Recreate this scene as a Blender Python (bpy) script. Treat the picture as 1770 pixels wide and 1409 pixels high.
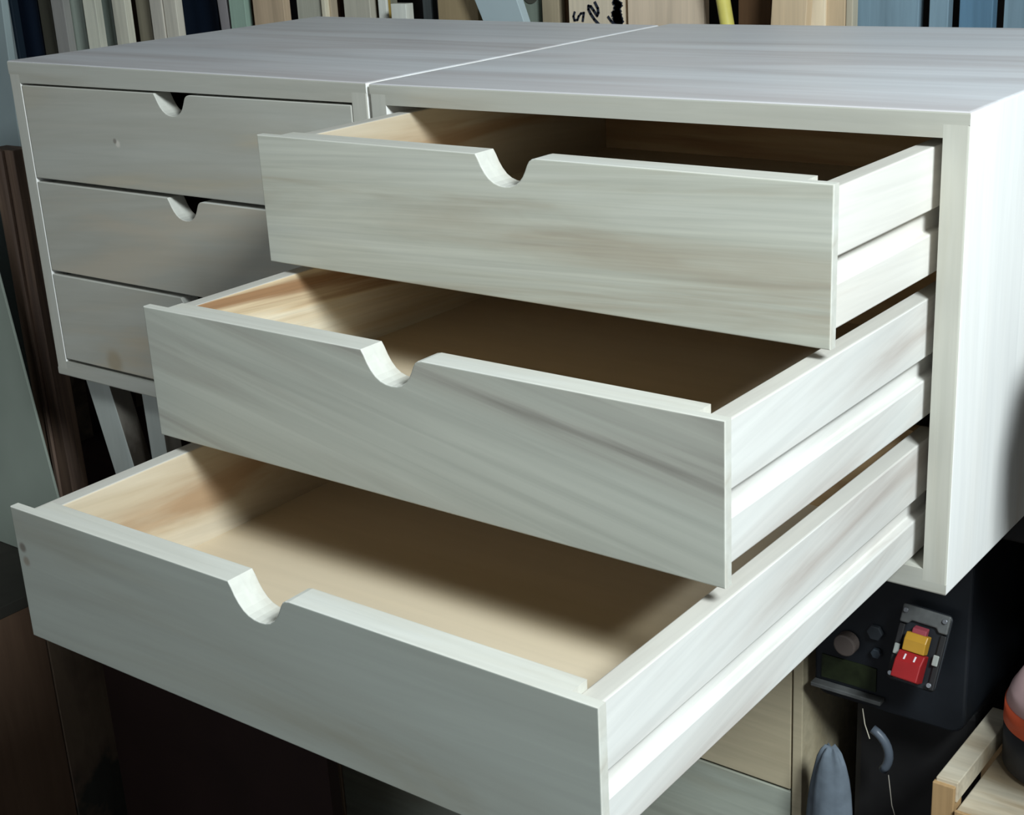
import bpy, bmesh, math, random
from mathutils import Vector, Matrix
for o in list(bpy.data.objects): bpy.data.objects.remove(o, do_unlink=True)
C = bpy.context.scene
COL = C.collection
rnd = random.Random(7)
ZB = 0.80                                  # height of the cabinets' undersides above the floor

# ------------------------------------------------------------------ camera
YAW, PITCH, ROLL, FPX = 0.67272, -0.34412, -0.05691, 2516.8
CAM = Vector((1.02797, -1.08893, 0.58973 + ZB))
F = Vector((-math.sin(YAW) * math.cos(PITCH), math.cos(YAW) * math.cos(PITCH), math.sin(PITCH)))
R0 = Vector((math.cos(YAW), math.sin(YAW), 0)); U0 = R0.cross(F)
R1 = math.cos(ROLL) * R0 + math.sin(ROLL) * U0
U1 = -math.sin(ROLL) * R0 + math.cos(ROLL) * U0
cd = bpy.data.cameras.new('camera'); cam = bpy.data.objects.new('camera', cd); COL.objects.link(cam)
cd.sensor_fit = 'HORIZONTAL'; cd.sensor_width = 36; cd.lens = 36 * FPX / 1770; cd.clip_start = 0.02
M = Matrix((R1, U1, -F)).transposed().to_4x4(); M.translation = CAM; cam.matrix_world = M
C.camera = cam

# ------------------------------------------------------------------ light
C.view_settings.view_transform = 'Standard'; C.view_settings.look = 'None'
C.view_settings.gamma = 1.0; C.view_settings.use_curve_mapping = False
C.view_settings.exposure = 0.18
w = bpy.data.worlds.new('world'); C.world = w; w.use_nodes = True
bg = w.node_tree.nodes['Background']; bg.inputs[0].default_value = (0.84, 0.93, 1.0, 1); bg.inputs[1].default_value = 0.72

def area(name, loc, target, sx, sy, power, color):
    l = bpy.data.lights.new(name, 'AREA'); l.shape = 'RECTANGLE'; l.size = sx; l.size_y = sy
    l.energy = power; l.color = color
    o = bpy.data.objects.new(name, l); COL.objects.link(o); o.location = loc
    o.rotation_euler = (Vector(target) - Vector(loc)).to_track_quat('-Z', 'Y').to_euler()
    return o
area('window_daylight', (1.76, -0.90, ZB + 1.42), (0.4, -0.25, ZB + 0.1), 0.42, 0.42, 62, (0.85, 0.95, 1.0))

def at(u, v, Y):                            # point seen at a pixel of the photograph, on the plane y = Y
    q = F + R1 * ((u - 885) / FPX) - U1 * ((v - 704.5) / FPX)
    return CAM + q * ((Y - CAM.y) / q.y)

# ------------------------------------------------------------------ materials
def newmat(name, rough=0.6, spec=0.3):
    m = bpy.data.materials.new(name); m.use_nodes = True
    b = m.node_tree.nodes['Principled BSDF']; b.inputs['Roughness'].default_value = rough
    b.inputs['Specular IOR Level'].default_value = spec
    return m, m.node_tree, b
def plain(name, col, rough=0.6, spec=0.3, metal=0.0, var=0.12, scale=30):
    m, nt, b = newmat(name, rough, spec); b.inputs['Metallic'].default_value = metal
    n = nt.nodes.new('ShaderNodeTexNoise'); n.inputs['Scale'].default_value = scale; n.inputs['Detail'].default_value = 4
    tc = nt.nodes.new('ShaderNodeTexCoord'); nt.links.new(tc.outputs['Object'], n.inputs['Vector'])
    r = nt.nodes.new('ShaderNodeValToRGB')
    r.color_ramp.elements[0].position = 0.3; r.color_ramp.elements[1].position = 0.7
    r.color_ramp.elements[0].color = tuple(max(0, c * (1 - var)) for c in col) + (1,)
    r.color_ramp.elements[1].color = tuple(min(1, c * (1 + var)) for c in col) + (1,)
    nt.links.new(n.outputs['Fac'], r.inputs['Fac']); nt.links.new(r.outputs['Color'], b.inputs['Base Color'])
    return m
def wood(name, light, mid, dark, axis='x', seed=0, along=1.3, across=13, tilt=0.0, cover=(0.38, 0.62), dist=0.5,
         strips=0.0, stripw=0.09, stripaxis=None, fine=0.10, rough=0.62, knots=None, spec=0.25):
    """procedural board: long streaks, fine grain, optional glued strips, optional knots [(x,y,z,r)]"""
    m, nt, b = newmat(name, rough, spec); N = nt.nodes.new; L = nt.links.new
    tc = N('ShaderNodeTexCoord')
    def mapped(sa, sc, off):
        rt = N('ShaderNodeMapping'); rt.vector_type = 'POINT'
        ax = {'x': (0, tilt, 0), 'y': (tilt, 0, 0), 'z': (0, tilt, 0)}[axis]
        rt.inputs['Rotation'].default_value = ax
        L(tc.outputs['Object'], rt.inputs['Vector'])
        mp = N('ShaderNodeMapping')
        s = {'x': (sa, sc, sc), 'y': (sc, sa, sc), 'z': (sc, sc, sa)}[axis]
        mp.inputs['Scale'].default_value = s; mp.inputs['Location'].default_value = (off, off * 1.7, off * 0.6)
        L(rt.outputs[0], mp.inputs['Vector']); return mp.outputs[0]
    n1 = N('ShaderNodeTexNoise'); n1.inputs['Scale'].default_value = 1; n1.inputs['Detail'].default_value = 5
    n1.inputs['Roughness'].default_value = 0.55; n1.inputs['Distortion'].default_value = dist
    L(mapped(along, across, seed * 3.1 + 1), n1.inputs['Vector'])
    r1 = N('ShaderNodeValToRGB'); e = r1.color_ramp.elements
    e[0].position = cover[0]; e[0].color = tuple(dark) + (1,)
    e[1].position = cover[1]; e[1].color = tuple(light) + (1,)
    x = e.new((cover[0] + cover[1]) / 2 - 0.01); x.color = tuple(mid) + (1,)
    L(n1.outputs['Fac'], r1.inputs['Fac'])
    n2 = N('ShaderNodeTexNoise'); n2.inputs['Scale'].default_value = 1; n2.inputs['Detail'].default_value = 3
    n2.inputs['Distortion'].default_value = 0.8
    L(mapped(along * 3, across * 9, seed * 1.3 + 5), n2.inputs['Vector'])
    mr = N('ShaderNodeMapRange'); mr.inputs['To Min'].default_value = 1 - fine; mr.inputs['To Max'].default_value = 1 + fine
    mr.inputs['From Min'].default_value = 0.3; mr.inputs['From Max'].default_value = 0.7
    L(n2.outputs['Fac'], mr.inputs['Value'])
    mul = N('ShaderNodeMixRGB'); mul.blend_type = 'MULTIPLY'; mul.inputs['Fac'].default_value = 1
    L(r1.outputs['Color'], mul.inputs['Color1']); L(mr.outputs[0], mul.inputs['Color2'])
    out = mul.outputs[0]
    if strips:
        sp = N('ShaderNodeSeparateXYZ'); L(tc.outputs['Object'], sp.inputs[0])
        dv = N('ShaderNodeMath'); dv.operation = 'DIVIDE'; dv.inputs[1].default_value = stripw
        L(sp.outputs[{'x': 0, 'y': 1, 'z': 2}[stripaxis]], dv.inputs[0])
        fl = N('ShaderNodeMath'); fl.operation = 'FLOOR'; L(dv.outputs[0], fl.inputs[0])
        wn = N('ShaderNodeTexWhiteNoise'); wn.noise_dimensions = '1D'; L(fl.outputs[0], wn.inputs['W'])
        m2 = N('ShaderNodeMapRange'); m2.inputs['To Min'].default_value = 1 - strips; m2.inputs['To Max'].default_value = 1 + strips
        L(wn.outputs['Value'], m2.inputs['Value'])
        mu = N('ShaderNodeMixRGB'); mu.blend_type = 'MULTIPLY'; mu.inputs['Fac'].default_value = 1
        L(out, mu.inputs['Color1']); L(m2.outputs[0], mu.inputs['Color2']); out = mu.outputs[0]
    for (kx, ky, kz, kr, kc) in (knots or []):
        vd = N('ShaderNodeVectorMath'); vd.operation = 'DISTANCE'; vd.inputs[1].default_value = (kx, ky, kz)
        L(tc.outputs['Object'], vd.inputs[0])
        kn = N('ShaderNodeMapRange'); kn.inputs['From Min'].default_value = kr * 0.35; kn.inputs['From Max'].default_value = kr
        kn.inputs['To Min'].default_value = 0.85; kn.inputs['To Max'].default_value = 0; kn.interpolation_type = 'SMOOTHSTEP'
        L(vd.outputs['Value'], kn.inputs['Value'])
        mk = N('ShaderNodeMixRGB'); mk.inputs['Color2'].default_value = tuple(kc) + (1,)
        L(kn.outputs[0], mk.inputs['Fac']); L(out, mk.inputs['Color1']); out = mk.outputs[0]
    L(out, b.inputs['Base Color'])
    bp = N('ShaderNodeBump'); bp.inputs['Strength'].default_value = 0.06; bp.inputs['Distance'].default_value = 0.0006
    L(n2.outputs['Fac'], bp.inputs['Height']); L(bp.outputs[0], b.inputs['Normal'])
    return m

P_L, P_M, P_D = (0.66, 0.64, 0.53), (0.58, 0.56, 0.455), (0.44, 0.40, 0.30)      # sanded poplar
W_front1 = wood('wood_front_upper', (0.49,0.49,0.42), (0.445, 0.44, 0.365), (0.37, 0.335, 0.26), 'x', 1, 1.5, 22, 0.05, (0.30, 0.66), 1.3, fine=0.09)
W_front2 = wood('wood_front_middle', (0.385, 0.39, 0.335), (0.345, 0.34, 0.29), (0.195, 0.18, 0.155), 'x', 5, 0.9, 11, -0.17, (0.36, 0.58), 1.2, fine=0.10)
W_front3 = wood('wood_front_lower', (0.31, 0.325, 0.285), (0.29, 0.30, 0.26), (0.245, 0.235, 0.185), 'x', 3, 1.6, 10, 0.0, (0.30, 0.62), 0.8, fine=0.05,  # darkest front: its weaker window light is mixed into the colour
                knots=[(-0.279, 0, -0.035, 0.006, (0.12, 0.10, 0.08)), (-0.277, 0, -0.047, 0.006, (0.2, 0.17, 0.13))])
W_side = wood('wood_drawer_side', (0.70, 0.67, 0.61), (0.67, 0.635, 0.57), (0.58, 0.52, 0.45), 'y', 2, 1.8, 16, 0.05, (0.32, 0.62), 1.0, fine=0.05)
W_side2 = wood('wood_drawer_side_streaked', (0.64, 0.63, 0.59), (0.60, 0.575, 0.53), (0.48, 0.43, 0.385), 'y', 8, 1.6, 14, -0.12, (0.34, 0.60), 1.0, fine=0.06)
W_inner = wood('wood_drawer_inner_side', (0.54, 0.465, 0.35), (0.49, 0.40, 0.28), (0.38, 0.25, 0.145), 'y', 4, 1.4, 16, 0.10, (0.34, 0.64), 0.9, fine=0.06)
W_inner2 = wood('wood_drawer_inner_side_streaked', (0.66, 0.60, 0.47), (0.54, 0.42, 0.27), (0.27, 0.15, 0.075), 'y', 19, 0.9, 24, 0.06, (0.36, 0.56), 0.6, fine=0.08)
W_back = wood('wood_drawer_back', (0.6, 0.42, 0.24), (0.5, 0.34, 0.18), (0.35, 0.2, 0.1), 'x', 4, fine=0.06)
W_bottom = wood('plywood_drawer_bottom', (0.62, 0.52, 0.375), (0.59, 0.485, 0.34), (0.54, 0.43, 0.28), 'x', 6, 1.2, 6, 0.0, (0.3, 0.7), 0.6, fine=0.03)
W_top = wood('wood_cabinet_top', (0.66, 0.665, 0.675), (0.60, 0.595, 0.60), (0.49, 0.46, 0.455), 'x', 9, 0.9, 10, 0.0, (0.33, 0.64), 0.7, strips=0.05, stripw=0.095, stripaxis='y', fine=0.04, rough=0.5)  # bluish tint stands for reflected cool daylight
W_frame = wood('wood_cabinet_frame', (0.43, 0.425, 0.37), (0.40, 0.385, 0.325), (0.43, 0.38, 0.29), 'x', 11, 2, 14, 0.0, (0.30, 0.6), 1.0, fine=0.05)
W_framez = wood('wood_cabinet_side', (0.85, 0.84, 0.80), (0.82, 0.80, 0.75), (0.74, 0.69, 0.62), 'z', 12, 1.5, 12, 0.0, (0.30, 0.6), 0.6, strips=0.05, stripw=0.07, stripaxis='y', fine=0.04)  # brightened: strong window light on the side is put into the colour
W_framef = wood('wood_cabinet_side_edge', (0.47, 0.46, 0.40), (0.45, 0.435, 0.37), (0.39, 0.36, 0.285), 'z', 13, 2, 14, 0.0, (0.30, 0.6), 1.0, fine=0.05)  # darker copy of the side wood, for edges that catch less window light
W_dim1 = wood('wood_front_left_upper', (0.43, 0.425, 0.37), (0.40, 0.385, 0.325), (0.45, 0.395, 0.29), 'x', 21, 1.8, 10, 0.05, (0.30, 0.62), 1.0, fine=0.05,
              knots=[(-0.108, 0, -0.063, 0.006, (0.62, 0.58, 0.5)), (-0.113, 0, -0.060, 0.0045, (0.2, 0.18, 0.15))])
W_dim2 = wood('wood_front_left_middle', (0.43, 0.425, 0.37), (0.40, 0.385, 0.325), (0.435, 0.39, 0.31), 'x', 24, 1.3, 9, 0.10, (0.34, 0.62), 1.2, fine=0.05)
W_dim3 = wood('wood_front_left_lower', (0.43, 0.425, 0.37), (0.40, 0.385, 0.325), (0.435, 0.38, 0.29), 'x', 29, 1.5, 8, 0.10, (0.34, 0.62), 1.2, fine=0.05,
              knots=[(-0.18, 0, -0.105, 0.022, (0.34, 0.28, 0.19))])
W_edge = wood('wood_drawer_edges', (0.56, 0.555, 0.50), (0.53, 0.515, 0.45), (0.44, 0.40, 0.33), 'x', 17, 2, 14, 0.0, (0.30, 0.6), 1.0, fine=0.05)
W_edgey = wood('wood_side_top_edge', (0.52, 0.50, 0.45), (0.49, 0.465, 0.41), (0.40, 0.36, 0.31), 'y', 18, 2, 14, 0.0, (0.30, 0.6), 1.0, fine=0.05)  # upward edges darkened: weaker light from above is set by colour
W_rail = wood('wood_runner', (0.45, 0.36, 0.24), (0.4, 0.3, 0.2), (0.3, 0.22, 0.14), 'y', 2)

# ------------------------------------------------------------------ mesh helpers
def link(name, bm, mat, parent=None, bevel=0.0, seg=2, smooth=False, loc=None):
    bmesh.ops.recalc_face_normals(bm, faces=bm.faces)
    me = bpy.data.meshes.new(name); bm.to_mesh(me); bm.free()
    if mat: me.materials.append(mat)
    o = bpy.data.objects.new(name, me); COL.objects.link(o)
    if parent: o.parent = parent
    if loc: o.location = loc
    if bevel:
        md = o.modifiers.new('bevel', 'BEVEL'); md.width = bevel; md.segments = seg; md.limit_method = 'ANGLE'
        md.angle_limit = math.radians(40)
        md.harden_normals = False
    if smooth:
        for p in me.polygons: p.use_smooth = True
    return o
def box(x0, x1, y0, y1, z0, z1, bm=None):
    bm = bm or bmesh.new()
    vs = [bm.verts.new((x, y, z)) for x in (x0, x1) for y in (y0, y1) for z in (z0, z1)]
    for f in ((0, 1, 3, 2), (4, 6, 7, 5), (0, 4, 5, 1), (2, 3, 7, 6), (0, 2, 6, 4), (1, 5, 7, 3)):
        bm.faces.new([vs[i] for i in f])
    return bm
def prism(prof, axis, a, b, bm=None):
    """extrude a 2-D outline along an axis: axis 'y' takes (x,z), 'x' takes (y,z), 'z' takes (x,y)"""
    bm = bm or bmesh.new()
    def P(p, t): return {'y': (p[0], t, p[1]), 'x': (t, p[0], p[1]), 'z': (p[0], p[1], t)}[axis]
    A = [bm.verts.new(P(p, a)) for p in prof]; B = [bm.verts.new(P(p, b)) for p in prof]
    n = len(prof); bm.faces.new(A); bm.faces.new(B[::-1])
    for i in range(n): bm.faces.new((A[i], B[i], B[(i + 1) % n], A[(i + 1) % n]))
    return bm
def cyl(c, r, h, axis='z', n=32, bm=None, r2=None):
    bm = bm or bmesh.new(); r2 = r if r2 is None else r2; A = []; B = []
    for i in range(n):
        t = 2 * math.pi * i / n; p, q = math.cos(t), math.sin(t)
        f = {'z': lambda k, rr: (c[0] + rr * p, c[1] + rr * q, c[2] + k), 'y': lambda k, rr: (c[0] + rr * p, c[1] + k, c[2] + rr * q),
             'x': lambda k, rr: (c[0] + k, c[1] + rr * p, c[2] + rr * q)}[axis]
        A.append(bm.verts.new(f(0, r))); B.append(bm.verts.new(f(h, r2)))
    bm.faces.new(A); bm.faces.new(B[::-1])
    for i in range(n): bm.faces.new((A[i], B[i], B[(i + 1) % n], A[(i + 1) % n]))
    return bm
def lathe(c, prof, n=48, bm=None):
    bm = bm or bmesh.new(); rings = []
    for r, z in prof:
        rings.append([bm.verts.new((c[0] + r * math.cos(2 * math.pi * i / n), c[1] + r * math.sin(2 * math.pi * i / n), c[2] + z)) for i in range(n)])
    for A, B in zip(rings, rings[1:]):
        for i in range(n): bm.faces.new((A[i], A[(i + 1) % n], B[(i + 1) % n], B[i]))
    bm.faces.new(rings[0][::-1]); bm.faces.new(rings[-1])
    return bm
def tube(pts, r, n=10, bm=None):
    bm = bm or bmesh.new(); pts = [Vector(p) for p in pts]; rings = []
    for i, p in enumerate(pts):
        d = (pts[min(i + 1, len(pts) - 1)] - pts[max(i - 1, 0)]).normalized()
        a = d.cross(Vector((0.3, 1, 0.2))).normalized(); b_ = d.cross(a)
        rings.append([bm.verts.new(p + a * r * math.cos(2 * math.pi * k / n) + b_ * r * math.sin(2 * math.pi * k / n)) for k in range(n)])
    for A, B in zip(rings, rings[1:]):
        for k in range(n): bm.faces.new((A[k], A[(k + 1) % n], B[(k + 1) % n], B[k]))
    bm.faces.new(rings[0][::-1]); bm.faces.new(rings[-1])
    return bm
def soft_edges(o, pred, width=0.002):
    """round only the edges whose two ends satisfy pred(co)"""
    for m in list(o.modifiers): o.modifiers.remove(m)
    me = o.data; at_ = me.attributes.new('bevel_weight_edge', 'FLOAT', 'EDGE')
    for e in me.edges:
        a, b = (me.vertices[i].co for i in e.vertices)
        if pred(a) and pred(b): at_.data[e.index].value = 1.0
    md = o.modifiers.new('bevel', 'BEVEL'); md.width = width; md.segments = 3; md.limit_method = 'WEIGHT'
def tag(o, label, cat, group=None):
    o['label'] = label; o['category'] = cat
    if group: o['group'] = group
    return o
def empty(name, loc, label, cat, group=None, rz=0):
    o = bpy.data.objects.new(name, None); COL.objects.link(o); o.location = loc; o.rotation_euler = (0, 0, rz)
    o.empty_display_size = 0.05
    return tag(o, label, cat, group)
def struct(o): o['kind'] = 'structure'; return o

# ------------------------------------------------------------------ room
M_floor = wood('floor_dark_boards', (0.035, 0.018, 0.014), (0.025, 0.012, 0.010), (0.012, 0.007, 0.006), 'x', 2, 1, 6, rough=0.7)
M_wall = plain('dark_workshop_wall', (0.055, 0.052, 0.055), 0.9, 0.1)
M_ceil = plain('dusty_ceiling', (0.30, 0.30, 0.29), 0.9, 0.1)
struct(link('floor', box(-3.2, 2.05, -3.6, 1.9, -0.06, 0), M_floor))
struct(link('wall_back', box(-3.2, 2.05, 1.8, 1.9, 0, 2.7), M_wall))
struct(link('wall_left', box(-3.2, -3.1, -3.6, 1.8, 0, 2.7), M_wall))
struct(link('ceiling', box(-3.2, 2.05, -3.6, 1.9, 2.7, 2.78), M_ceil))
M_wallr = plain('pale_workshop_wall', (0.42, 0.42, 0.40), 0.9, 0.1)
y0, y1, z0, z1 = -1.25, -0.55, ZB + 1.08, ZB + 1.74
bm = box(1.95, 2.05, -3.6, y0, 0, 2.7); box(1.95, 2.05, y1, 1.8, 0, 2.7, bm)
box(1.95, 2.05, y0, y1, 0, z0, bm); box(1.95, 2.05, y0, y1, z1, 2.7, bm)
struct(link('wall_right', bm, M_wallr))
M_wf = plain('window_frame_paint', (0.6, 0.6, 0.58))
bm = box(1.93, 1.99, y0, y0 + 0.04, z0, z1); box(1.93, 1.99, y1 - 0.04, y1, z0, z1, bm)
box(1.93, 1.99, y0 + 0.04, y1 - 0.04, z0, z0 + 0.04, bm); box(1.93, 1.99, y0 + 0.04, y1 - 0.04, z1 - 0.04, z1, bm)
struct(link('window_1', bm, M_wf))

# ------------------------------------------------------------------ drawers and cabinets
T, G = 0.021, 0.002
NOTCH = [(-0.0290, 0), (-0.0262, -0.0045), (-0.0235, -0.0100), (-0.0200, -0.0152), (-0.0158, -0.0196), (-0.0110, -0.0226), (-0.0055, -0.0243), (0.0000, -0.0248),
         (0.0055, -0.0243), (0.0105, -0.0226), (0.0148, -0.0196), (0.0183, -0.0155), (0.0210, -0.0105), (0.0232, -0.0058), (0.0252, -0.0028), (0.0280, -0.0009), (0.0320, 0)]
def notched(x0, x1, h, y0, y1, c=0.0):
    prof = [(x0, -h), (x1, -h), (x1, 0)] + [(c + a, b) for a, b in reversed(NOTCH)] + [(x0, 0)]
    return prism(prof, 'y', y0, y1)
def make_drawer(root, Wc, zt, h, e, dx, yw, rl, mats, depth=0.54, full=True):
    """front board is the drawer object; its boards are children. local origin: middle of the front's top edge"""
    mf, ms, mi = mats
    wf = Wc - 2 * T - 2 * G
    d = link('drawer', notched(-wf / 2, wf / 2, h, 0, 0.008), mf, root, 0.0011)
    d.location = (Wc / 2 + dx, -e, zt); d.rotation_euler = (0, -rl, yw)
    soft_edges(d, lambda c: c.y < 1e-4, 0.0011)
    d.data.materials.append(W_edge)
    for p in d.data.polygons:
        if abs(p.normal.y) < 0.5: p.material_index = 1
    xs = wf / 2 - 0.0075                      # outer face of the side boards
    st = 0.0165; top = -0.0062; bot = -(h - 0.0085)
    fi = link('inner_front', notched(-xs + st, xs - st, h - 0.0085, 0.0080, 0.0245), W_edge, d)
    soft_edges(fi, lambda c: c.y > 0.0244, 0.0012)
    g1, g0, gd = top - 0.0505, top - 0.0700, 0.0085
    for s in (-1, 1):
        prof = [(s * (xs - st), bot), (s * xs, bot), (s * xs, g0), (s * (xs - gd), g0 + 0.0), (s * (xs - gd), g1), (s * xs, g1), (s * xs, top), (s * (xs - st), top)]
        sp = link('side_panel', prism(prof, 'y', 0.0082, depth), ms if s > 0 else mi, d, 0.0012)
        sp.data.materials.append(W_edgey); sp.data.materials.append(ms)
        for p in sp.data.polygons:
            if p.normal.z > 0.5 and p.center.z > top - 1e-4: p.material_index = 1
            elif s * p.normal.x > 0.5: p.material_index = 2
    link('back_panel', box(-xs + st, xs - st, depth - 0.016, depth, bot, top), W_back, d, 0.001)
    link('bottom_panel', box(-xs + st - 0.0, xs - st + 0.0, 0.0245, depth - 0.016, bot + 0.006, bot + 0.013), W_bottom, d)
    return d
def make_cabinet(loc, Wc, H, D, label, drawers, rz=0, dzl=0.0, name='drawer_cabinet'):
    root = empty(name, loc, label, 'drawer cabinet', 'poplar drawer cabinets side by side', rz)
    a = T * 0.5
    prof = [(0, H), (0, H - a), (T, H - a), (T, H - T), (Wc - T, H - T), (Wc - T, H - a), (Wc, H - a), (Wc, H)]
    bm = prism(prof, 'y', 0, D)
    for v in bm.verts:                        # the left cabinet's top is a touch thicker towards its far end
        if abs(v.co.z - H) < 1e-6: v.co.z += dzl * (1 - v.co.x / Wc)
    tp = link('top_panel', bm, W_top, root, 0.0018)
    soft_edges(tp, lambda c: (c.z > H - 1e-4) or ((c.x < 1e-4 or c.x > Wc - 1e-4) and c.z > H - 1e-4), 0.0022)
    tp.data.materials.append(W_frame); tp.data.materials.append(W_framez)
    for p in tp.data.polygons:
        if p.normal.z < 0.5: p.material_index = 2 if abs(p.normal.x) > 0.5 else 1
    # end faces show end grain, in the brightened tone of the side panels
    prof = [(0, 0), (0, a), (T, a), (T, T), (Wc - T, T), (Wc - T, a), (Wc, a), (Wc, 0)]
    bpn = link('bottom_panel', prism(prof, 'y', 0, D), W_frame, root)
    soft_edges(bpn, lambda c: c.z < 1e-4, 0.0022)
    bpn.data.materials.append(W_framez)
    for p in bpn.data.polygons:
        if abs(p.normal.x) > 0.5: p.material_index = 1
    for x0 in (0, Wc - T):
        sp = link('side_panel', box(x0, x0 + T, 0, D, a, H - a), W_framez, root)
        xo = x0 if x0 == 0 else Wc
        soft_edges(sp, lambda c: abs(c.x - xo) < 1e-4 and c.y < 1e-4, 0.0018)
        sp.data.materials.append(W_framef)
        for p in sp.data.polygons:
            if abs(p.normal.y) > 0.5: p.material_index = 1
    link('back_panel', box(T, Wc - T, D - 0.008, D, T, H - T), W_frame, root)
    hn = (H - 2 * T - 4 * G) / 3
    for i, dd in enumerate(drawers):
        zt = H - T - G - i * (hn + G)
        make_drawer(root, Wc, zt + dd['dz'], dd['h'] or hn, dd['e'], dd['dx'], dd['yw'], dd['rl'], dd['m'])
        zr = zt - 0.0062 - 0.0505 - 0.0030
        for s in (0, 1):
            x0 = T if s == 0 else Wc - T - 0.0125
            link('drawer_runner', box(x0, x0 + 0.0125, 0.070, D - 0.01, zr - 0.0150, zr), W_rail, root, 0.0008)
    return root
D0 = dict(dz=-0.0008, h=0.1167, e=0.0, dx=0, yw=0, rl=0)
make_cabinet((0, 0, ZB), 0.62, 0.4098, 0.5746,
    'pale sanded wood drawer cabinet on the right with all three drawers pulled out in steps',
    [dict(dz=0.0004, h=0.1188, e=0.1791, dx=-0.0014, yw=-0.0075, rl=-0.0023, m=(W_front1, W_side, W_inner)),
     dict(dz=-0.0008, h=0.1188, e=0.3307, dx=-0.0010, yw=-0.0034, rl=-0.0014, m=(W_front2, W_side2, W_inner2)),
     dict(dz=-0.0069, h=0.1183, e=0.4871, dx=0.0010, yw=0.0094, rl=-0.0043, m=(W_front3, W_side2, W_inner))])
make_cabinet((-0.6215, 0.0035, ZB + 0.0004), 0.6160, 0.4098, 0.552,
    'pale sanded wood drawer cabinet on the left with its drawers closed flush',
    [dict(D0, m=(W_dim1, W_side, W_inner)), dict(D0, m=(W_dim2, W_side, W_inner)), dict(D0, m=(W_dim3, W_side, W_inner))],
    rz=-0.004, dzl=0.006)

# ------------------------------------------------------------------ what stands below
# splayed wooden legs under the left cabinet
M_pale = wood('pale_painted_leg', (0.50, 0.53, 0.49), (0.46, 0.49, 0.45), (0.40, 0.42, 0.38), 'z', 3, 2, 10, fine=0.05)
M_legshade = wood('shaded_leg_side', (0.16, 0.145, 0.12), (0.13, 0.115, 0.095), (0.05, 0.04, 0.03), 'z', 5, 2, 14)  # shade on the right faces of the legs, put into the colour
M_dleg = wood('dark_leg', (0.07, 0.055, 0.04), (0.055, 0.043, 0.032), (0.03, 0.025, 0.02), 'z', 6, 2, 10)  # rear parts coloured near-black for the shade between the front legs
tr = empty('trestle', (-0.5, 0.02, 0), 'pale painted splayed trestle legs standing under the left drawer cabinet', 'trestle')
def leg_between(a, b, wx, wy, mat, parent, name='leg'):
    a = Vector(a); b = Vector(b); bm = bmesh.new()
    vs = []
    for p in (a, b):
        for dx, dy in ((0, 0), (wx, 0), (wx, wy), (0, wy)): vs.append(bm.verts.new((p.x + dx, p.y + dy, p.z)))
    bm.faces.new(vs[0:4]); bm.faces.new(vs[4:8][::-1])
    for i in range(4): bm.faces.new((vs[i], vs[4 + i], vs[4 + (i + 1) % 4], vs[(i + 1) % 4]))
    o = link(name, bm, mat, parent, 0.001)
    if mat is M_pale:
        o.data.materials.append(M_legshade)
        for p in o.data.polygons:
            if p.normal.x > 0.5: p.material_index = 1
    return o
ty = 0.03
def tl(x, y, z): return (x + 0.5, y - 0.02, z)
leg_between(tl(-0.605, ty, ZB), tl(-0.40, ty, 0.0), 0.050, 0.030, M_pale, tr)
leg_between(tl(-0.484, ty, ZB), tl(-0.47, ty, 0.0), 0.034, 0.026, M_pale, tr)
leg_between(tl(-0.56, 0.45, ZB), tl(-0.53, 0.45, 0.0), 0.050, 0.045, M_dleg, tr)
link('cross_rail', box(-0.095, -0.06, 0.056, 0.429, ZB - 0.06, ZB - 0.002), M_dleg, tr, 0.001)

# larger drawer chest on the floor below
M_ch1 = wood('chest_front_tan', (0.50, 0.43, 0.29), (0.46, 0.39, 0.26), (0.38, 0.31, 0.19), 'x', 31, 1.5, 9)
M_ch2 = wood('chest_front_grey', (0.42, 0.44, 0.36), (0.38, 0.40, 0.33), (0.33, 0.33, 0.26), 'x', 33, 1.5, 9)
M_ch3 = wood('chest_side_brown', (0.36, 0.26, 0.16), (0.31, 0.22, 0.14), (0.22, 0.15, 0.10), 'z', 35, 1.5, 9)
ch = empty('drawer_chest', (-0.397, 0.2, 0), 'wide plain wooden drawer chest on the floor beneath the pulled-out drawers', 'chest')
W3, H3 = 0.7865, 0.67
link('top_panel', box(0.0, W3, 0, 0.55, H3 - 0.018, H3), M_ch1, ch, 0.001)
link('side_panel', box(0.0, 0.030, 0, 0.55, 0, H3 - 0.018), M_ch3, ch, 0.001)
link('side_panel', box(W3 - 0.012, W3, 0, 0.55, 0, H3 - 0.018), M_ch1, ch, 0.001)
link('bottom_panel', box(0.030, W3 - 0.012, 0.0, 0.55, 0.0, 0.018), M_ch1, ch, 0.001)
link('back_panel', box(0.030, W3 - 0.012, 0.54, 0.55, 0.018, H3 - 0.018), M_ch3, ch)
for z0, z1, m in ((0.399, 0.648, M_ch1), (0.022, 0.3955, M_ch2)):
    link('drawer', box(0.0325, W3 - 0.0145, 0.001, 0.02, z0, z1), m, ch, 0.001)

M_dk = plain('dark_red_brown_panel', (0.018, 0.0085, 0.007), 0.7, 0.2, var=0.2, scale=6)
pr = at(561, 1311, 0.0); pq = at(570, 1409, 0.0)
b = link('dark_panel', box(-0.630, pr.x + 0.004, 0.0, 0.018, 0.001, ZB - 0.27), M_dk, bevel=0.001)
tag(b, 'dark red-brown panel standing on edge below the lowest open drawer', 'panel')

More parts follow.
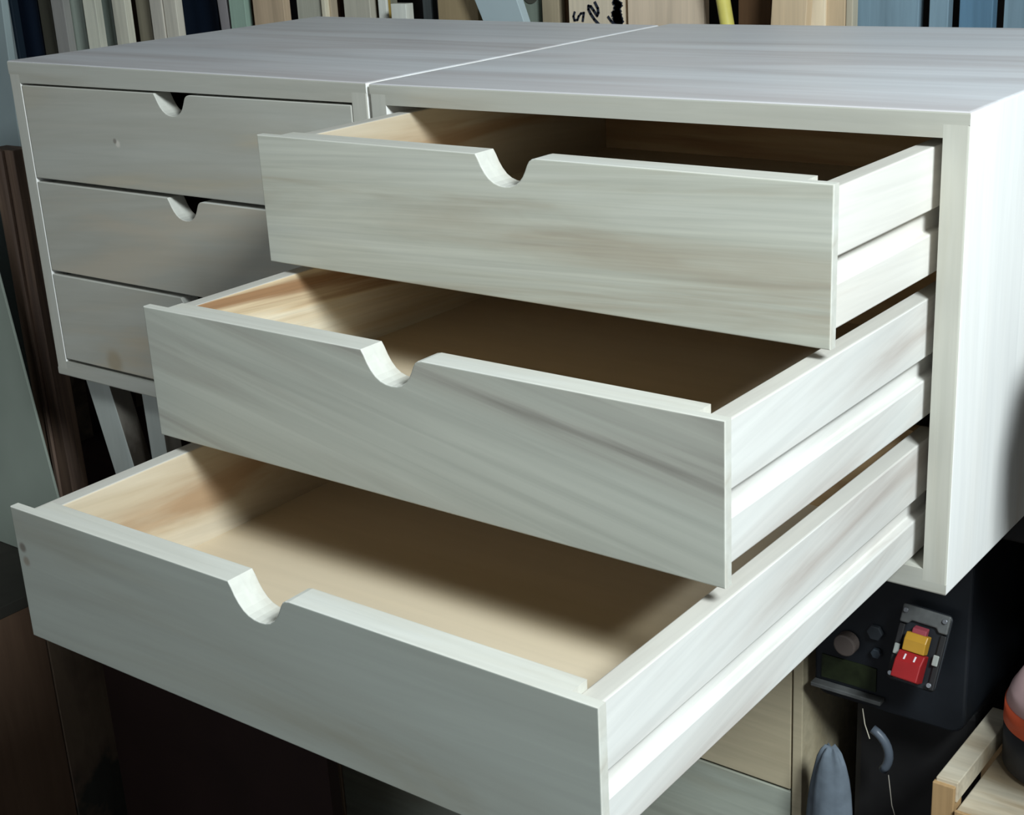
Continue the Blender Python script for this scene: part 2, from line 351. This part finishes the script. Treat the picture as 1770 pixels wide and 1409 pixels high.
# black machine with a paddle switch, standing under the right cabinet
K = plain('black_enamel', (0.010, 0.012, 0.015), 0.45, 0.4, var=0.35, scale=14)
K2 = plain('black_dusty_metal', (0.016, 0.015, 0.015), 0.6, 0.3, var=0.4, scale=9)
GM = plain('worn_grey_plastic', (0.10, 0.102, 0.098), 0.5, 0.4, var=0.3, scale=60)
mc = empty('machine', (0.40, 0.2, 0), 'black floor-standing woodworking machine with a red and yellow paddle switch, beneath the right cabinet', 'machine')
def rbox(x0, x1, z0, z1, r):
    p = []
    for cx, cz, a0 in ((x1 - r, z1 - r, 0), (x0 + r, z1 - r, 90), (x0 + r, z0 + r, 180), (x1 - r, z0 + r, 270)):
        for k in range(6):
            a = math.radians(a0 + 18 * k); p.append((cx + r * math.cos(a), cz + r * math.sin(a)))
    return p
link('control_box', prism(rbox(0.003, 0.172, ZB - 0.262, ZB - 0.045, 0.016), 'y', 0.0, 0.30), K, mc, 0.003)
link('table_plate', box(-0.005, 0.62, 0.02, 0.52, ZB - 0.042, ZB - 0.001), K2, mc, 0.003)
link('pedestal', box(0.028, 0.168, 0.05, 0.29, 0.03, ZB - 0.264), K2, mc, 0.01)
link('base_plate', box(0.015, 0.168, 0.02, 0.5, 0.0, 0.029), K2, mc, 0.004)
link('side_wing', box(0.36, 0.62, -0.20, 0.019, ZB - 0.042, ZB - 0.001), K2, mc, 0.003)
link('rear_housing', box(0.20, 0.60, 0.12, 0.50, ZB - 0.50, ZB - 0.044), K, mc, 0.02)
link('rear_leg', box(0.30, 0.50, 0.20, 0.45, 0.0, ZB - 0.502), K2, mc, 0.01)
link('lower_lip', prism([(0.004, ZB - 0.249), (0.085, ZB - 0.249), (0.085, ZB - 0.244), (0.004, ZB - 0.244)], 'y', -0.012, -0.0005), GM, mc, 0.001)
kn = link('knob', cyl((0.043, -0.014, ZB - 0.188), 0.0125, 0.0135, 'y', 28), plain('grey_brown_knob', (0.15, 0.12, 0.105), 0.5), mc, 0.002)
link('label_plate', box(0.012, 0.075, -0.0016, -0.0002, ZB - 0.240, ZB - 0.212), plain('dark_green_label', (0.018, 0.024, 0.009), 0.5, var=0.5, scale=60), mc)
link('bolt', cyl((0.073, -0.006, ZB - 0.168), 0.009, 0.0055, 'y', 6), plain('dull_steel', (0.035, 0.04, 0.045), 0.4), mc, 0.001)
link('bolt', cyl((0.075, -0.006, ZB - 0.192), 0.006, 0.0055, 'y', 6), plain('dull_steel_blue', (0.04, 0.05, 0.06), 0.4), mc, 0.001)
# switch on a face tilted towards the room
sw = bpy.data.objects.new('switch', None)
bm = prism(rbox(-0.026, 0.026, -0.080, 0.0, 0.006), 'y', -0.004, 0.0)
sw = link('switch', bm, K, mc, 0.0012)
sw.location = (0.1335, -0.009, ZB - 0.121); sw.rotation_euler = (math.radians(-24), math.radians(3), 0)
bm = prism([(-0.025, -0.001), (0.025, -0.001), (0.025, -0.020), (0.016, -0.020), (0.013, -0.016), (-0.013, -0.016), (-0.016, -0.020), (-0.025, -0.020)], 'y', -0.009, -0.0045)
link('bezel_top', bm, GM, sw, 0.0015)
for s in (-1, 1):
    link('bezel_side', box(min(s * 0.0185, s * 0.025), max(s * 0.0185, s * 0.025), -0.0075, -0.0045, -0.078, -0.0215), K2, sw, 0.0012)
    link('bezel_clip', box(min(s * 0.0175, s * 0.0235), max(s * 0.0175, s * 0.0235), -0.0105, -0.008, -0.053, -0.042), plain('pale_worn_clip', (0.30, 0.31, 0.28), 0.5), sw, 0.001)
    for z in (-0.007, -0.073):
        link('screw', cyl((s * 0.0205, -0.0115, z), 0.0026, 0.0022, 'y', 16), plain('screw_steel', (0.35, 0.36, 0.38), 0.3, metal=0.8), sw, 0.0004)
RED = plain('red_plastic', (0.26, 0.012, 0.013), 0.4, 0.4, var=0.15); YEL = plain('yellow_plastic', (0.42, 0.22, 0.02), 0.45, 0.4, var=0.1)
PNK = plain('dusty_red_plastic', (0.26, 0.045, 0.06), 0.6, 0.3, var=0.1)
link('red_key', prism([(-0.006, -0.019), (-0.0135, -0.022), (-0.014, -0.034), (-0.006, -0.034)], 'x', -0.0085, 0.0065), PNK, sw, 0.001)
link('yellow_key', prism([(-0.006, -0.0265), (-0.0165, -0.0265), (-0.0195, -0.0340), (-0.0185, -0.0455), (-0.006, -0.0455)], 'x', -0.0125, 0.0105), YEL, sw, 0.001)
pd = link('red_paddle', prism([(-0.006, -0.0460), (-0.0180, -0.0460), (-0.0245, -0.0560), (-0.0260, -0.0730), (-0.0200, -0.0745), (-0.006, -0.0745)], 'x', -0.0150, 0.0125), RED, sw, 0.0012)
for x in (-0.0065, 0.0040):
    m = link('paddle_mark', box(-0.0009, 0.0009, -0.0006, 0.0002, -0.0032, 0.0032), plain('white_print', (0.62, 0.55, 0.56), 0.6), pd, 0.0003)
    m.location = (x, -0.0213, -0.0512); m.rotation_euler = (math.radians(-33), 0, 0)
link('cable_clamp', tube([(0.062 + 0.030 * math.cos(a), 0.0 + 0.0, ZB - 0.315 + 0.030 * math.sin(a)) for a in [math.radians(t) for t in range(70, -50, -12)]], 0.0050, 12),
     plain('grey_blue_clamp', (0.08, 0.095, 0.115), 0.4), mc, smooth=True)
link('wire', tube([(0.062, -0.004, ZB - 0.263), (0.066, -0.006, ZB - 0.28), (0.072, -0.006, ZB - 0.296)], 0.0006, 6), plain('pale_wire', (0.5, 0.45, 0.35), 0.5), mc)
link('wire', tube([(0.094, -0.004, ZB - 0.335), (0.100, -0.006, ZB - 0.37), (0.112, -0.004, ZB - 0.41)], 0.0005, 6), plain('pale_wire', (0.4, 0.36, 0.30), 0.5), mc)

# unseen round body, added to cast the soft shadow on the cabinet's right side
mh = empty('shadow_caster', (0.775, 0.10, ZB), 'unseen black round body on a short post, added to shadow the right side of the cabinet', 'shadow caster')
link('shell', lathe((0, 0, 0), [(0.045, 0.095), (0.078, 0.115), (0.088, 0.145), (0.090, 0.19), (0.080, 0.235), (0.055, 0.262), (0.02, 0.272)], 40), K, mh, smooth=True)
link('post', cyl((0, 0, 0.0), 0.018, 0.094, 'z', 20), GM, mh, 0.001)

# upright pale lump where a bluish blur lies between chest and machine
bm = bmesh.new(); bmesh.ops.create_uvsphere(bm, u_segments=32, v_segments=24, radius=1)
pt = at(1440, 1292, 0.168)
for v in bm.verts:
    a = math.atan2(v.co.y, v.co.x); k = 1 + 0.10 * math.sin(4 * a + 3 * v.co.z) + 0.05 * math.sin(9 * a - 5 * v.co.z)
    zz = v.co.z; f = (1 - abs(zz) ** 5) ** 0.4 / max(1e-3, math.sqrt(max(1e-6, 1 - zz * zz))) if abs(zz) < 0.999 else 0.0
    v.co.x *= 0.026 * k * min(f, 3.0); v.co.y *= 0.017 * k * min(f, 3.0); v.co.z = (zz + 1) * pt.z / 2 + 0.004 * math.sin(6 * a) * (zz > 0.9)
b = link('pale_lump', bm, plain('pale_blue_lump', (0.13, 0.155, 0.18), 0.9, 0.1, var=0.4, scale=22), smooth=True, loc=(pt.x - 0.002, 0.168, 0))
tag(b, 'pale blue upright lump in place of a bluish blur between the wide chest and the black machine', 'cloth')

# wooden stand at the lower right, with a striped tin on it
M_st = wood('stand_pale_wood', (0.60, 0.54, 0.42), (0.54, 0.47, 0.35), (0.40, 0.31, 0.20), 'x', 51, 2, 12)
M_ste = wood('stand_end_grain', (0.42, 0.27, 0.13), (0.36, 0.22, 0.10), (0.25, 0.12, 0.06), 'z', 52, 2, 20)
st = empty('wooden_stand', (0.582, 0.092, 0), 'low pale wooden stand with raised side rail, lower right beside the black machine', 'stand')
SZ = ZB - 0.247
link('side_rail', box(0.002, 0.024, 0.004, 0.155, SZ - 0.022, SZ), M_st, st, 0.001)
link('side_rail', box(0.32, 0.342, 0.004, 0.155, SZ - 0.022, SZ), M_st, st, 0.001)
for x, y in ((0.0, 0.0), (0.32, 0.0), (0.0, 0.137), (0.32, 0.137)):
    link('leg', box(x, x + 0.022, y, y + 0.022, 0, SZ - 0.0225 if y else SZ - 0.004), M_ste, st, 0.001)
link('shelf_board', box(0.0245, 0.3195, 0.0, 0.16, SZ - 0.045, SZ - 0.028), M_st, st, 0.0012)
link('front_lip', box(0.0245, 0.3195, -0.004, -0.0002, SZ - 0.046, SZ - 0.026), M_ste, st, 0.0008)
for x, y in ((0.016, 0.11), (0.055, 0.05), (0.06, 0.02), (0.013, 0.07)):
    pass
tn = empty('striped_tin', (0.668, 0.216, SZ - 0.0272), 'round black container with an orange band and a dusty pink lid on the wooden stand', 'container')
R_ = 0.058
link('body', lathe((0, 0, 0), [(R_ - 0.006, 0), (R_, 0.006), (R_ + 0.001, 0.052)], 56), plain('black_plastic_tin', (0.03, 0.03, 0.032), 0.45), tn, smooth=True)
link('band', lathe((0, 0, 0), [(R_ + 0.0015, 0.0525), (R_ + 0.001, 0.074)], 56), plain('orange_red_band', (0.62, 0.10, 0.04), 0.5), tn, smooth=True)
link('lid', lathe((0, 0, 0), [(R_ + 0.000, 0.0745), (R_ - 0.004, 0.088), (R_ - 0.016, 0.110), (R_ - 0.032, 0.118)], 56), plain('dusty_pink_lid', (0.62, 0.42, 0.41), 0.8, var=0.1), tn, smooth=True)

# ------------------------------------------------------------------ left: brown cupboard, pale sheet, stud
M_br = wood('brown_panel', (0.125, 0.076, 0.048), (0.11, 0.065, 0.042), (0.08, 0.048, 0.032), 'z', 61, 2, 8)
M_br2 = wood('dark_brown_plank', (0.13, 0.092, 0.062), (0.10, 0.07, 0.05), (0.035, 0.034, 0.028), 'z', 64, 5, 7, cover=(0.42, 0.56))
M_edge = wood('worn_pale_edge', (0.50, 0.38, 0.27), (0.40, 0.29, 0.21), (0.22, 0.16, 0.12), 'z', 66, 2, 8)
cb = empty('brown_cupboard', (-1.25, -0.6, 0), 'low brown wooden cupboard with planked side at the lower left', 'cupboard')
BT = ZB - 0.341
link('carcass', box(0.0, 0.514, 0.0, 0.672, 0.0, BT - 0.0185), M_br, cb, 0.002)
link('side_board', box(0.5145, 0.525, 0.0, 0.575, 0.0, BT - 0.0185), M_br, cb, 0.001)
link('side_plank', box(0.5145, 0.527, 0.5765, 0.665, 0.0, BT - 0.0185), M_br2, cb, 0.001)
link('corner_strip', box(0.5145, 0.528, 0.6655, 0.672, 0.0, BT - 0.0185), M_edge, cb, 0.001)
link('top_board', box(0.0, 0.527, 0.0, 0.673, BT - 0.018, BT), plain('dark_cupboard_top', (0.03, 0.028, 0.022), 0.8), cb, 0.001)
M_sheet = plain('pale_green_grey_board', (0.24, 0.27, 0.225), 0.7, 0.2, var=0.10, scale=5)
def slab(name, p0, p1, p2, p3, th, mat, label, cat='board', group=None, bevel=0.001):
    """board whose face is the quadrilateral p0..p3 (in order), given thickness away from the camera side (+y)"""
    ps = [Vector(p) for p in (p0, p1, p2, p3)]; n = (ps[1] - ps[0]).cross(ps[2] - ps[1]).normalized()
    if n.y < 0: n = -n
    o0 = ps[0].copy(); bm = bmesh.new()
    A = [bm.verts.new(p - o0) for p in ps]; B = [bm.verts.new(p - o0 + n * th) for p in ps]
    bm.faces.new(A); bm.faces.new(B[::-1])
    for i in range(4): bm.faces.new((A[i], B[i], B[(i + 1) % 4], A[(i + 1) % 4]))
    o = link(name, bm, mat, None, bevel); o.location = o0
    return tag(o, label, cat, group)
slab('leaning_board', (-1.20, 0.048, BT + 0.001), (-0.727, 0.048, BT + 0.001), (-0.875, 0.088, ZB + 0.19), (-1.348, 0.088, ZB + 0.19), 0.004, M_sheet,
     'large pale grey-green sheet leaning on the brown cupboard, at the left edge')
M_stud = wood('brown_stud', (0.24, 0.16, 0.11), (0.20, 0.13, 0.09), (0.12, 0.08, 0.06), 'z', 71, 2, 40)
M_bead = wood('post_bead', (0.26, 0.18, 0.13), (0.22, 0.15, 0.11), (0.15, 0.10, 0.075), 'z', 72, 2, 30)
stud = slab('timber_post', (-0.865, 0.115, 0.001), (-0.800, 0.115, 0.001), (-0.812, 0.115, ZB + 0.272), (-0.870, 0.115, ZB + 0.272), 0.03, M_stud,
     'brown timber post standing behind the pale grey-green sheet, left of the closed cabinet', 'post')
rib = link('bead', box(0.024, 0.032, -0.005, -0.0002, 0.3, ZB + 0.27), M_bead, stud, 0.001)
M_pb = plain('pale_blue_grey_board', (0.25, 0.30, 0.30), 0.7, 0.2, var=0.12, scale=4)
qa, qb = at(47, 345, 0.24), at(15.5, 105, 0.24)
def on_line(p, q, z): t = (z - p.z) / (q.z - p.z); return p + (q - p) * t
qa, qb = on_line(qa, qb, 0.001), on_line(qa, qb, ZB + 0.52)
slab('leaning_board', (qa.x - 0.14, 0.24, 0.001), qa, qb, (qb.x - 0.14, 0.24, ZB + 0.52), 0.012, M_pb,
     'pale blue-grey board standing behind the brown post, left of the closed cabinet')
M_strip = wood('pale_strip', (0.50, 0.48, 0.42), (0.46, 0.44, 0.38), (0.36, 0.34, 0.29), 'z', 73, 2, 14)

# ------------------------------------------------------------------ lumber rack behind the cabinets
M_rack = wood('rack_timber', (0.12, 0.09, 0.06), (0.09, 0.065, 0.045), (0.05, 0.035, 0.025), 'x', 81, 1, 10)
rk = empty('lumber_rack', (-2.4, 0.78, 0), 'rough timber rack behind the cabinets on which the offcuts stand', 'rack')
RZ = ZB + 0.02
link('shelf_board', box(0, 3.6, 0, 0.42, RZ - 0.04, RZ), M_rack, rk, 0.002)
for x in (0.05, 1.2, 2.4, 3.45):
    link('post', box(x, x + 0.07, 0.02, 0.09, 0, RZ - 0.041), M_rack, rk, 0.002)
    link('post', box(x, x + 0.07, 0.33, 0.40, 0, RZ - 0.041), M_rack, rk, 0.002)
link('gap_backing', box(0, 3.6, 0.43, 0.45, 0.3, ZB + 0.95), plain('dark_gap_backing', (0.030, 0.026, 0.026), 0.9), rk)  # added dark sheet standing for the shade in the gaps between offcuts
def wmat(col, k):
    col = tuple(min(0.85, 1.75 * c ** 1.45) for c in col)
    return wood('offcut_%d' % k, col, tuple(c * 0.93 for c in col), tuple(c * 0.76 for c in col), 'z', 90 + k, 1.5, 16, fine=0.07)
NAVY = (0.020, 0.035, 0.060); BLUE = (0.24, 0.31, 0.35)
# (left px, right px, y plane, colour, lean degrees, top height above rack or None, label)
BO = [
 (-60, 6, .93, (.30, .33, .33), 0, None, 'grey-green offcut at the far left end of the lumber rack'),
 (8, 22, .95, (.035, .055, .075), 0, None, 'narrow dark blue strip, leftmost on the lumber rack'),
 (24, 66, .99, NAVY, 0, None, 'dark navy sheet near the left end of the lumber rack'),
 (68, 89, .96, (.13, .125, .10), 0, None, 'dim olive-brown offcut right of the dark navy sheet'),
 (90, 111, .92, (.36, .35, .33), 0, None, 'grey-brown board left of a thin dark gap on the rack'),
 (116, 144, .94, (.34, .37, .33), 0, None, 'grey-green board between a dark gap and a cream strip'),
 (145, 166, .90, (.62, .60, .52), 0, None, 'cream strip, leftmost of the cream strips on the rack'),
 (168, 194, .94, (.33, .36, .33), 0, None, 'grey-green board between the two leftmost cream strips'),
 (195, 217, .90, (.60, .58, .50), 0, None, 'cream strip directly left of a dark brown gap'),
 (222, 228, .97, (.16, .12, .09), 0, None, 'thin brown batten in the dark gap beside a cream strip'),
 (236, 259, .93, (.26, .24, .19), 0, None, 'brown-grey board right of the dark gap, before a cream pair'),
 (260, 280.5, .90, (.58, .55, .49), 0, None, 'left one of the pair of close cream strips'),
 (283.5, 305, .90, (.60, .57, .50), 0, None, 'right one of the pair of close cream strips, beside a navy sheet'),
 (307, 376, .99, NAVY, 0, None, 'dark navy sheet right of the pair of cream strips'),
 (378, 393, .93, (.32, .30, .30), -3, None, 'narrow grey strip right of the navy sheet, leaning slightly'),
 (397, 424, .92, (.34, .42, .36), 0, None, 'pale green board behind the left cabinet'),
 (425, 437, .95, (.30, .21, .13), 0, None, 'narrow brown strip between the pale green and tan boards'),
 (438, 491, .91, (.50, .41, .31), 0, None, 'tan board right of the pale green board'),
 (514, 555, .91, (.44, .43, .37), 0, None, 'grey-cream board right of the dark brown gap'),
 (556, 563, .90, (.60, .56, .46), 0, None, 'thin cream lath beside the grey-cream board'),
 (564, 573, .91, (.44, .38, .30), 0, None, 'thin tan lath right of the cream lath'),
 (578, 588, .96, (.16, .10, .07), 0, None, 'thin dark brown lath in a gap behind the left cabinet'),
 (595, 640, .90, (.46, .44, .38), 0, None, 'greyish board with soft right edge behind the middle of the left cabinet'),
 (642, 659, .95, (.13, .12, .08), 0, None, 'dark olive strip behind the left cabinet'),
 (660, 665, .91, (.42, .32, .13), 0, None, 'thin yellowish lath beside the olive strip'),
 (668, 677, .93, (.28, .27, .22), 0, None, 'narrow olive-grey lath left of the pale block'),
 (731, 745, .95, (.11, .12, .12), 0, None, 'dark grey strip right of the pale block'),
 (757, 826, .92, (.34, .28, .19), 0, None, 'brown board behind the slanted light blue board'),
 (905, 936, .95, (.28, .31, .27), 0, None, 'grey-green board right of the slanted light blue board'),
 (937, 966, .93, (.38, .33, .25), 0, None, 'dull tan board left of the board with handwriting'),
 (967, 982, .95, (.20, .13, .08), 0, None, 'brown strip right beside the board with handwriting'),
 (983, 1076, .90, (.56, .50, .41), 0, None, 'light tan board with black handwritten marks'),
 (1080, 1084, .92, (.42, .30, .22), 0, None, 'thin reddish lath right of the board with handwriting'),
 (1085, 1216, .90, (.56, .48, .39), 0, None, 'wide pinkish tan board behind the right cabinet'),
 (1276, 1332, .95, (.17, .11, .065), 0, None, 'dark brown board right of the yellow stick'),
 (1333, 1394, .88, (.52, .43, .32), 3.5, None, 'tan board leaning right of the dark brown board'),
 (1396, 1426, .905, (.62, .54, .43), 0, None, 'lighter tan strip among the tan boards'),
 (1428, 1461, .91, (.50, .41, .30), 0, None, 'tan strip right of the lighter tan strip'),
 (1462, 1474, .91, (.48, .44, .36), 0, None, 'narrow greyish tan strip beside the blue slats'),
 (1475, 1588, .95, BLUE, 0, None, 'wide blue-grey slat, leftmost of the blue slats'),
 (1606, 1639, .93, BLUE, 0, None, 'narrow blue-grey slat between two dark gaps'),
 (1658, 1716, .93, (.16, .25, .32), 0, None, 'blue-grey slat, second from the right edge'),
 (1735, 1830, .93, BLUE, 0, None, 'blue-grey slat at the right edge'),
 (1850, 1960, .93, (.40, .34, .26), 0, None, 'tan board beyond the blue slats'),
]
GRP = 'offcut boards standing on the lumber rack'
objs = {}
for k, (u0, u1, Y, col, lean, top, lab) in enumerate(BO):
    a = at(u0, 20, Y); b_ = at(u1, 20, Y); wd = b_.x - a.x
    Ht = 0.78 + rnd.uniform(-0.12, 0.12); zc = a.z - RZ
    bm = box(0, wd, 0, 0.018, 0.0, Ht)
    t = math.tan(math.radians(lean))
    for v in bm.verts: v.co.x += t * (v.co.z - zc)
    th = 0.02 if wd > 0.02 else 0.012
    o = link('offcut_board', bm, wmat(col, k), None, 0.0012); o.location = (a.x, Y, RZ + 0.0005)
    tag(o, lab, 'board', GRP); objs[k] = (o, wd, zc)
# short pale blocks that end inside the picture
a = at(690, 5, .885); b_ = at(716, 5, .885)
o = link('offcut_board', box(0, b_.x - a.x, 0, 0.02, 0, a.z - RZ), wmat((.68, .66, .56), 200), None, 0.001, loc=(a.x, .862, RZ + 0.0005)); tag(o, 'short pale block whose squared top shows behind the left cabinet', 'board', GRP)
a = at(677, 17, .935); b_ = at(691, 17, .935)
o = link('offcut_board', box(0, b_.x - a.x, 0, 0.006, 0, 0.75), wmat((.62, .61, .56), 201), None, 0.001, loc=(a.x, .900, RZ + 0.0005)); tag(o, 'thin pale strip just left of the short pale block', 'board', GRP)
# slanted light blue board and yellow stick
M_lb = plain('light_blue_painted_board', (0.46, 0.55, 0.57), 0.6, 0.3, var=0.05, scale=6)
a = at(820, 0, .875); b_ = at(893, 0, .875); c0 = at(837, 42, .875); c1 = at(907, 42, .875)
def down(p, q, z): s = (z - p.z) / (q.z - p.z); return p + (q - p) * s
slab('leaning_board', down(a, c0, RZ + 0.001), down(b_, c1, RZ + 0.001), down(b_, c1, ZB + 0.62), down(a, c0, ZB + 0.62), 0.018, M_lb,
     'light blue painted board slanting across the offcuts behind the left cabinet')
a = at(1250, 0, .86); c0 = at(1257, 42, .86)
p, q = down(a, c0, RZ + 0.004), down(a, c0, ZB + 0.60)
o = link('stick', tube([(0, 0, 0), q - p], 0.0105, 14), plain('yellow_paint', (0.62, 0.54, 0.13), 0.5, var=0.08), smooth=True, loc=p)
tag(o, 'yellow painted round stick leaning behind the right cabinet', 'stick')
# round dark knot cluster hole ring on the grey-green board
o, wd, zc = objs[28]
link('dark_oval', cyl((wd * 0.45, -0.0018, zc + 0.028), 0.0155, 0.0015, 'y', 28), plain('dark_oval_stain', (0.09, 0.09, 0.07), 0.7), o)
# handwriting in black marker, part of the board it is written on
o, wd, zc = objs[31]
M_ink = plain('black_marker_ink', (0.025, 0.03, 0.045), 0.6, 0.2)
def px_local(u, v):
    p = at(u, v, .90) - Vector(o.location); return (p.x, p.z)
def stroke(bm, pts, wdt):
    P = [Vector(px_local(*q)) for q in pts]
    for a, b in zip(P, P[1:]):
        d = (b - a); n = Vector((-d.y, d.x)).normalized() * wdt / 2; e = d.normalized() * wdt * 0.35
        qs = [a - e + n, b + e + n, b + e - n, a - e - n]
        A = [bm.verts.new((q.x, -0.0016, q.y)) for q in qs]; B = [bm.verts.new((q.x, -0.0004, q.y)) for q in qs]
        bm.faces.new(A); bm.faces.new(B[::-1])
        for i in range(4): bm.faces.new((A[i], B[i], B[(i + 1) % 4], A[(i + 1) % 4]))
bm = bmesh.new()
stroke(bm, [(994, 21), (992, 28), (994, 35), (999, 34), (1001, 28), (1005, 23), (1010, 22), (1009, 29), (1008, 36)], 0.0034)
link('handwritten_mark', bm, M_ink, o)
bm = bmesh.new()
stroke(bm, [(1029, 4), (1034, 14), (1035, 22), (1033, 27), (1027, 18), (1022, 11), (1018, 10), (1018, 16), (1022, 24), (1028, 33), (1037, 43), (1040, 60)], 0.0040)
link('handwritten_mark', bm, M_ink, o)
bm = bmesh.new()
stroke(bm, [(1068, -6), (1064, 4), (1072, 8), (1066, 14), (1070, 20), (1062, 24), (1072, 28), (1064, 34), (1074, 36), (1068, 44), (1073, 56)], 0.0100)
stroke(bm, [(1052, 29), (1057, 36), (1062, 41)], 0.0036)
link('handwritten_mark', bm, M_ink, o)
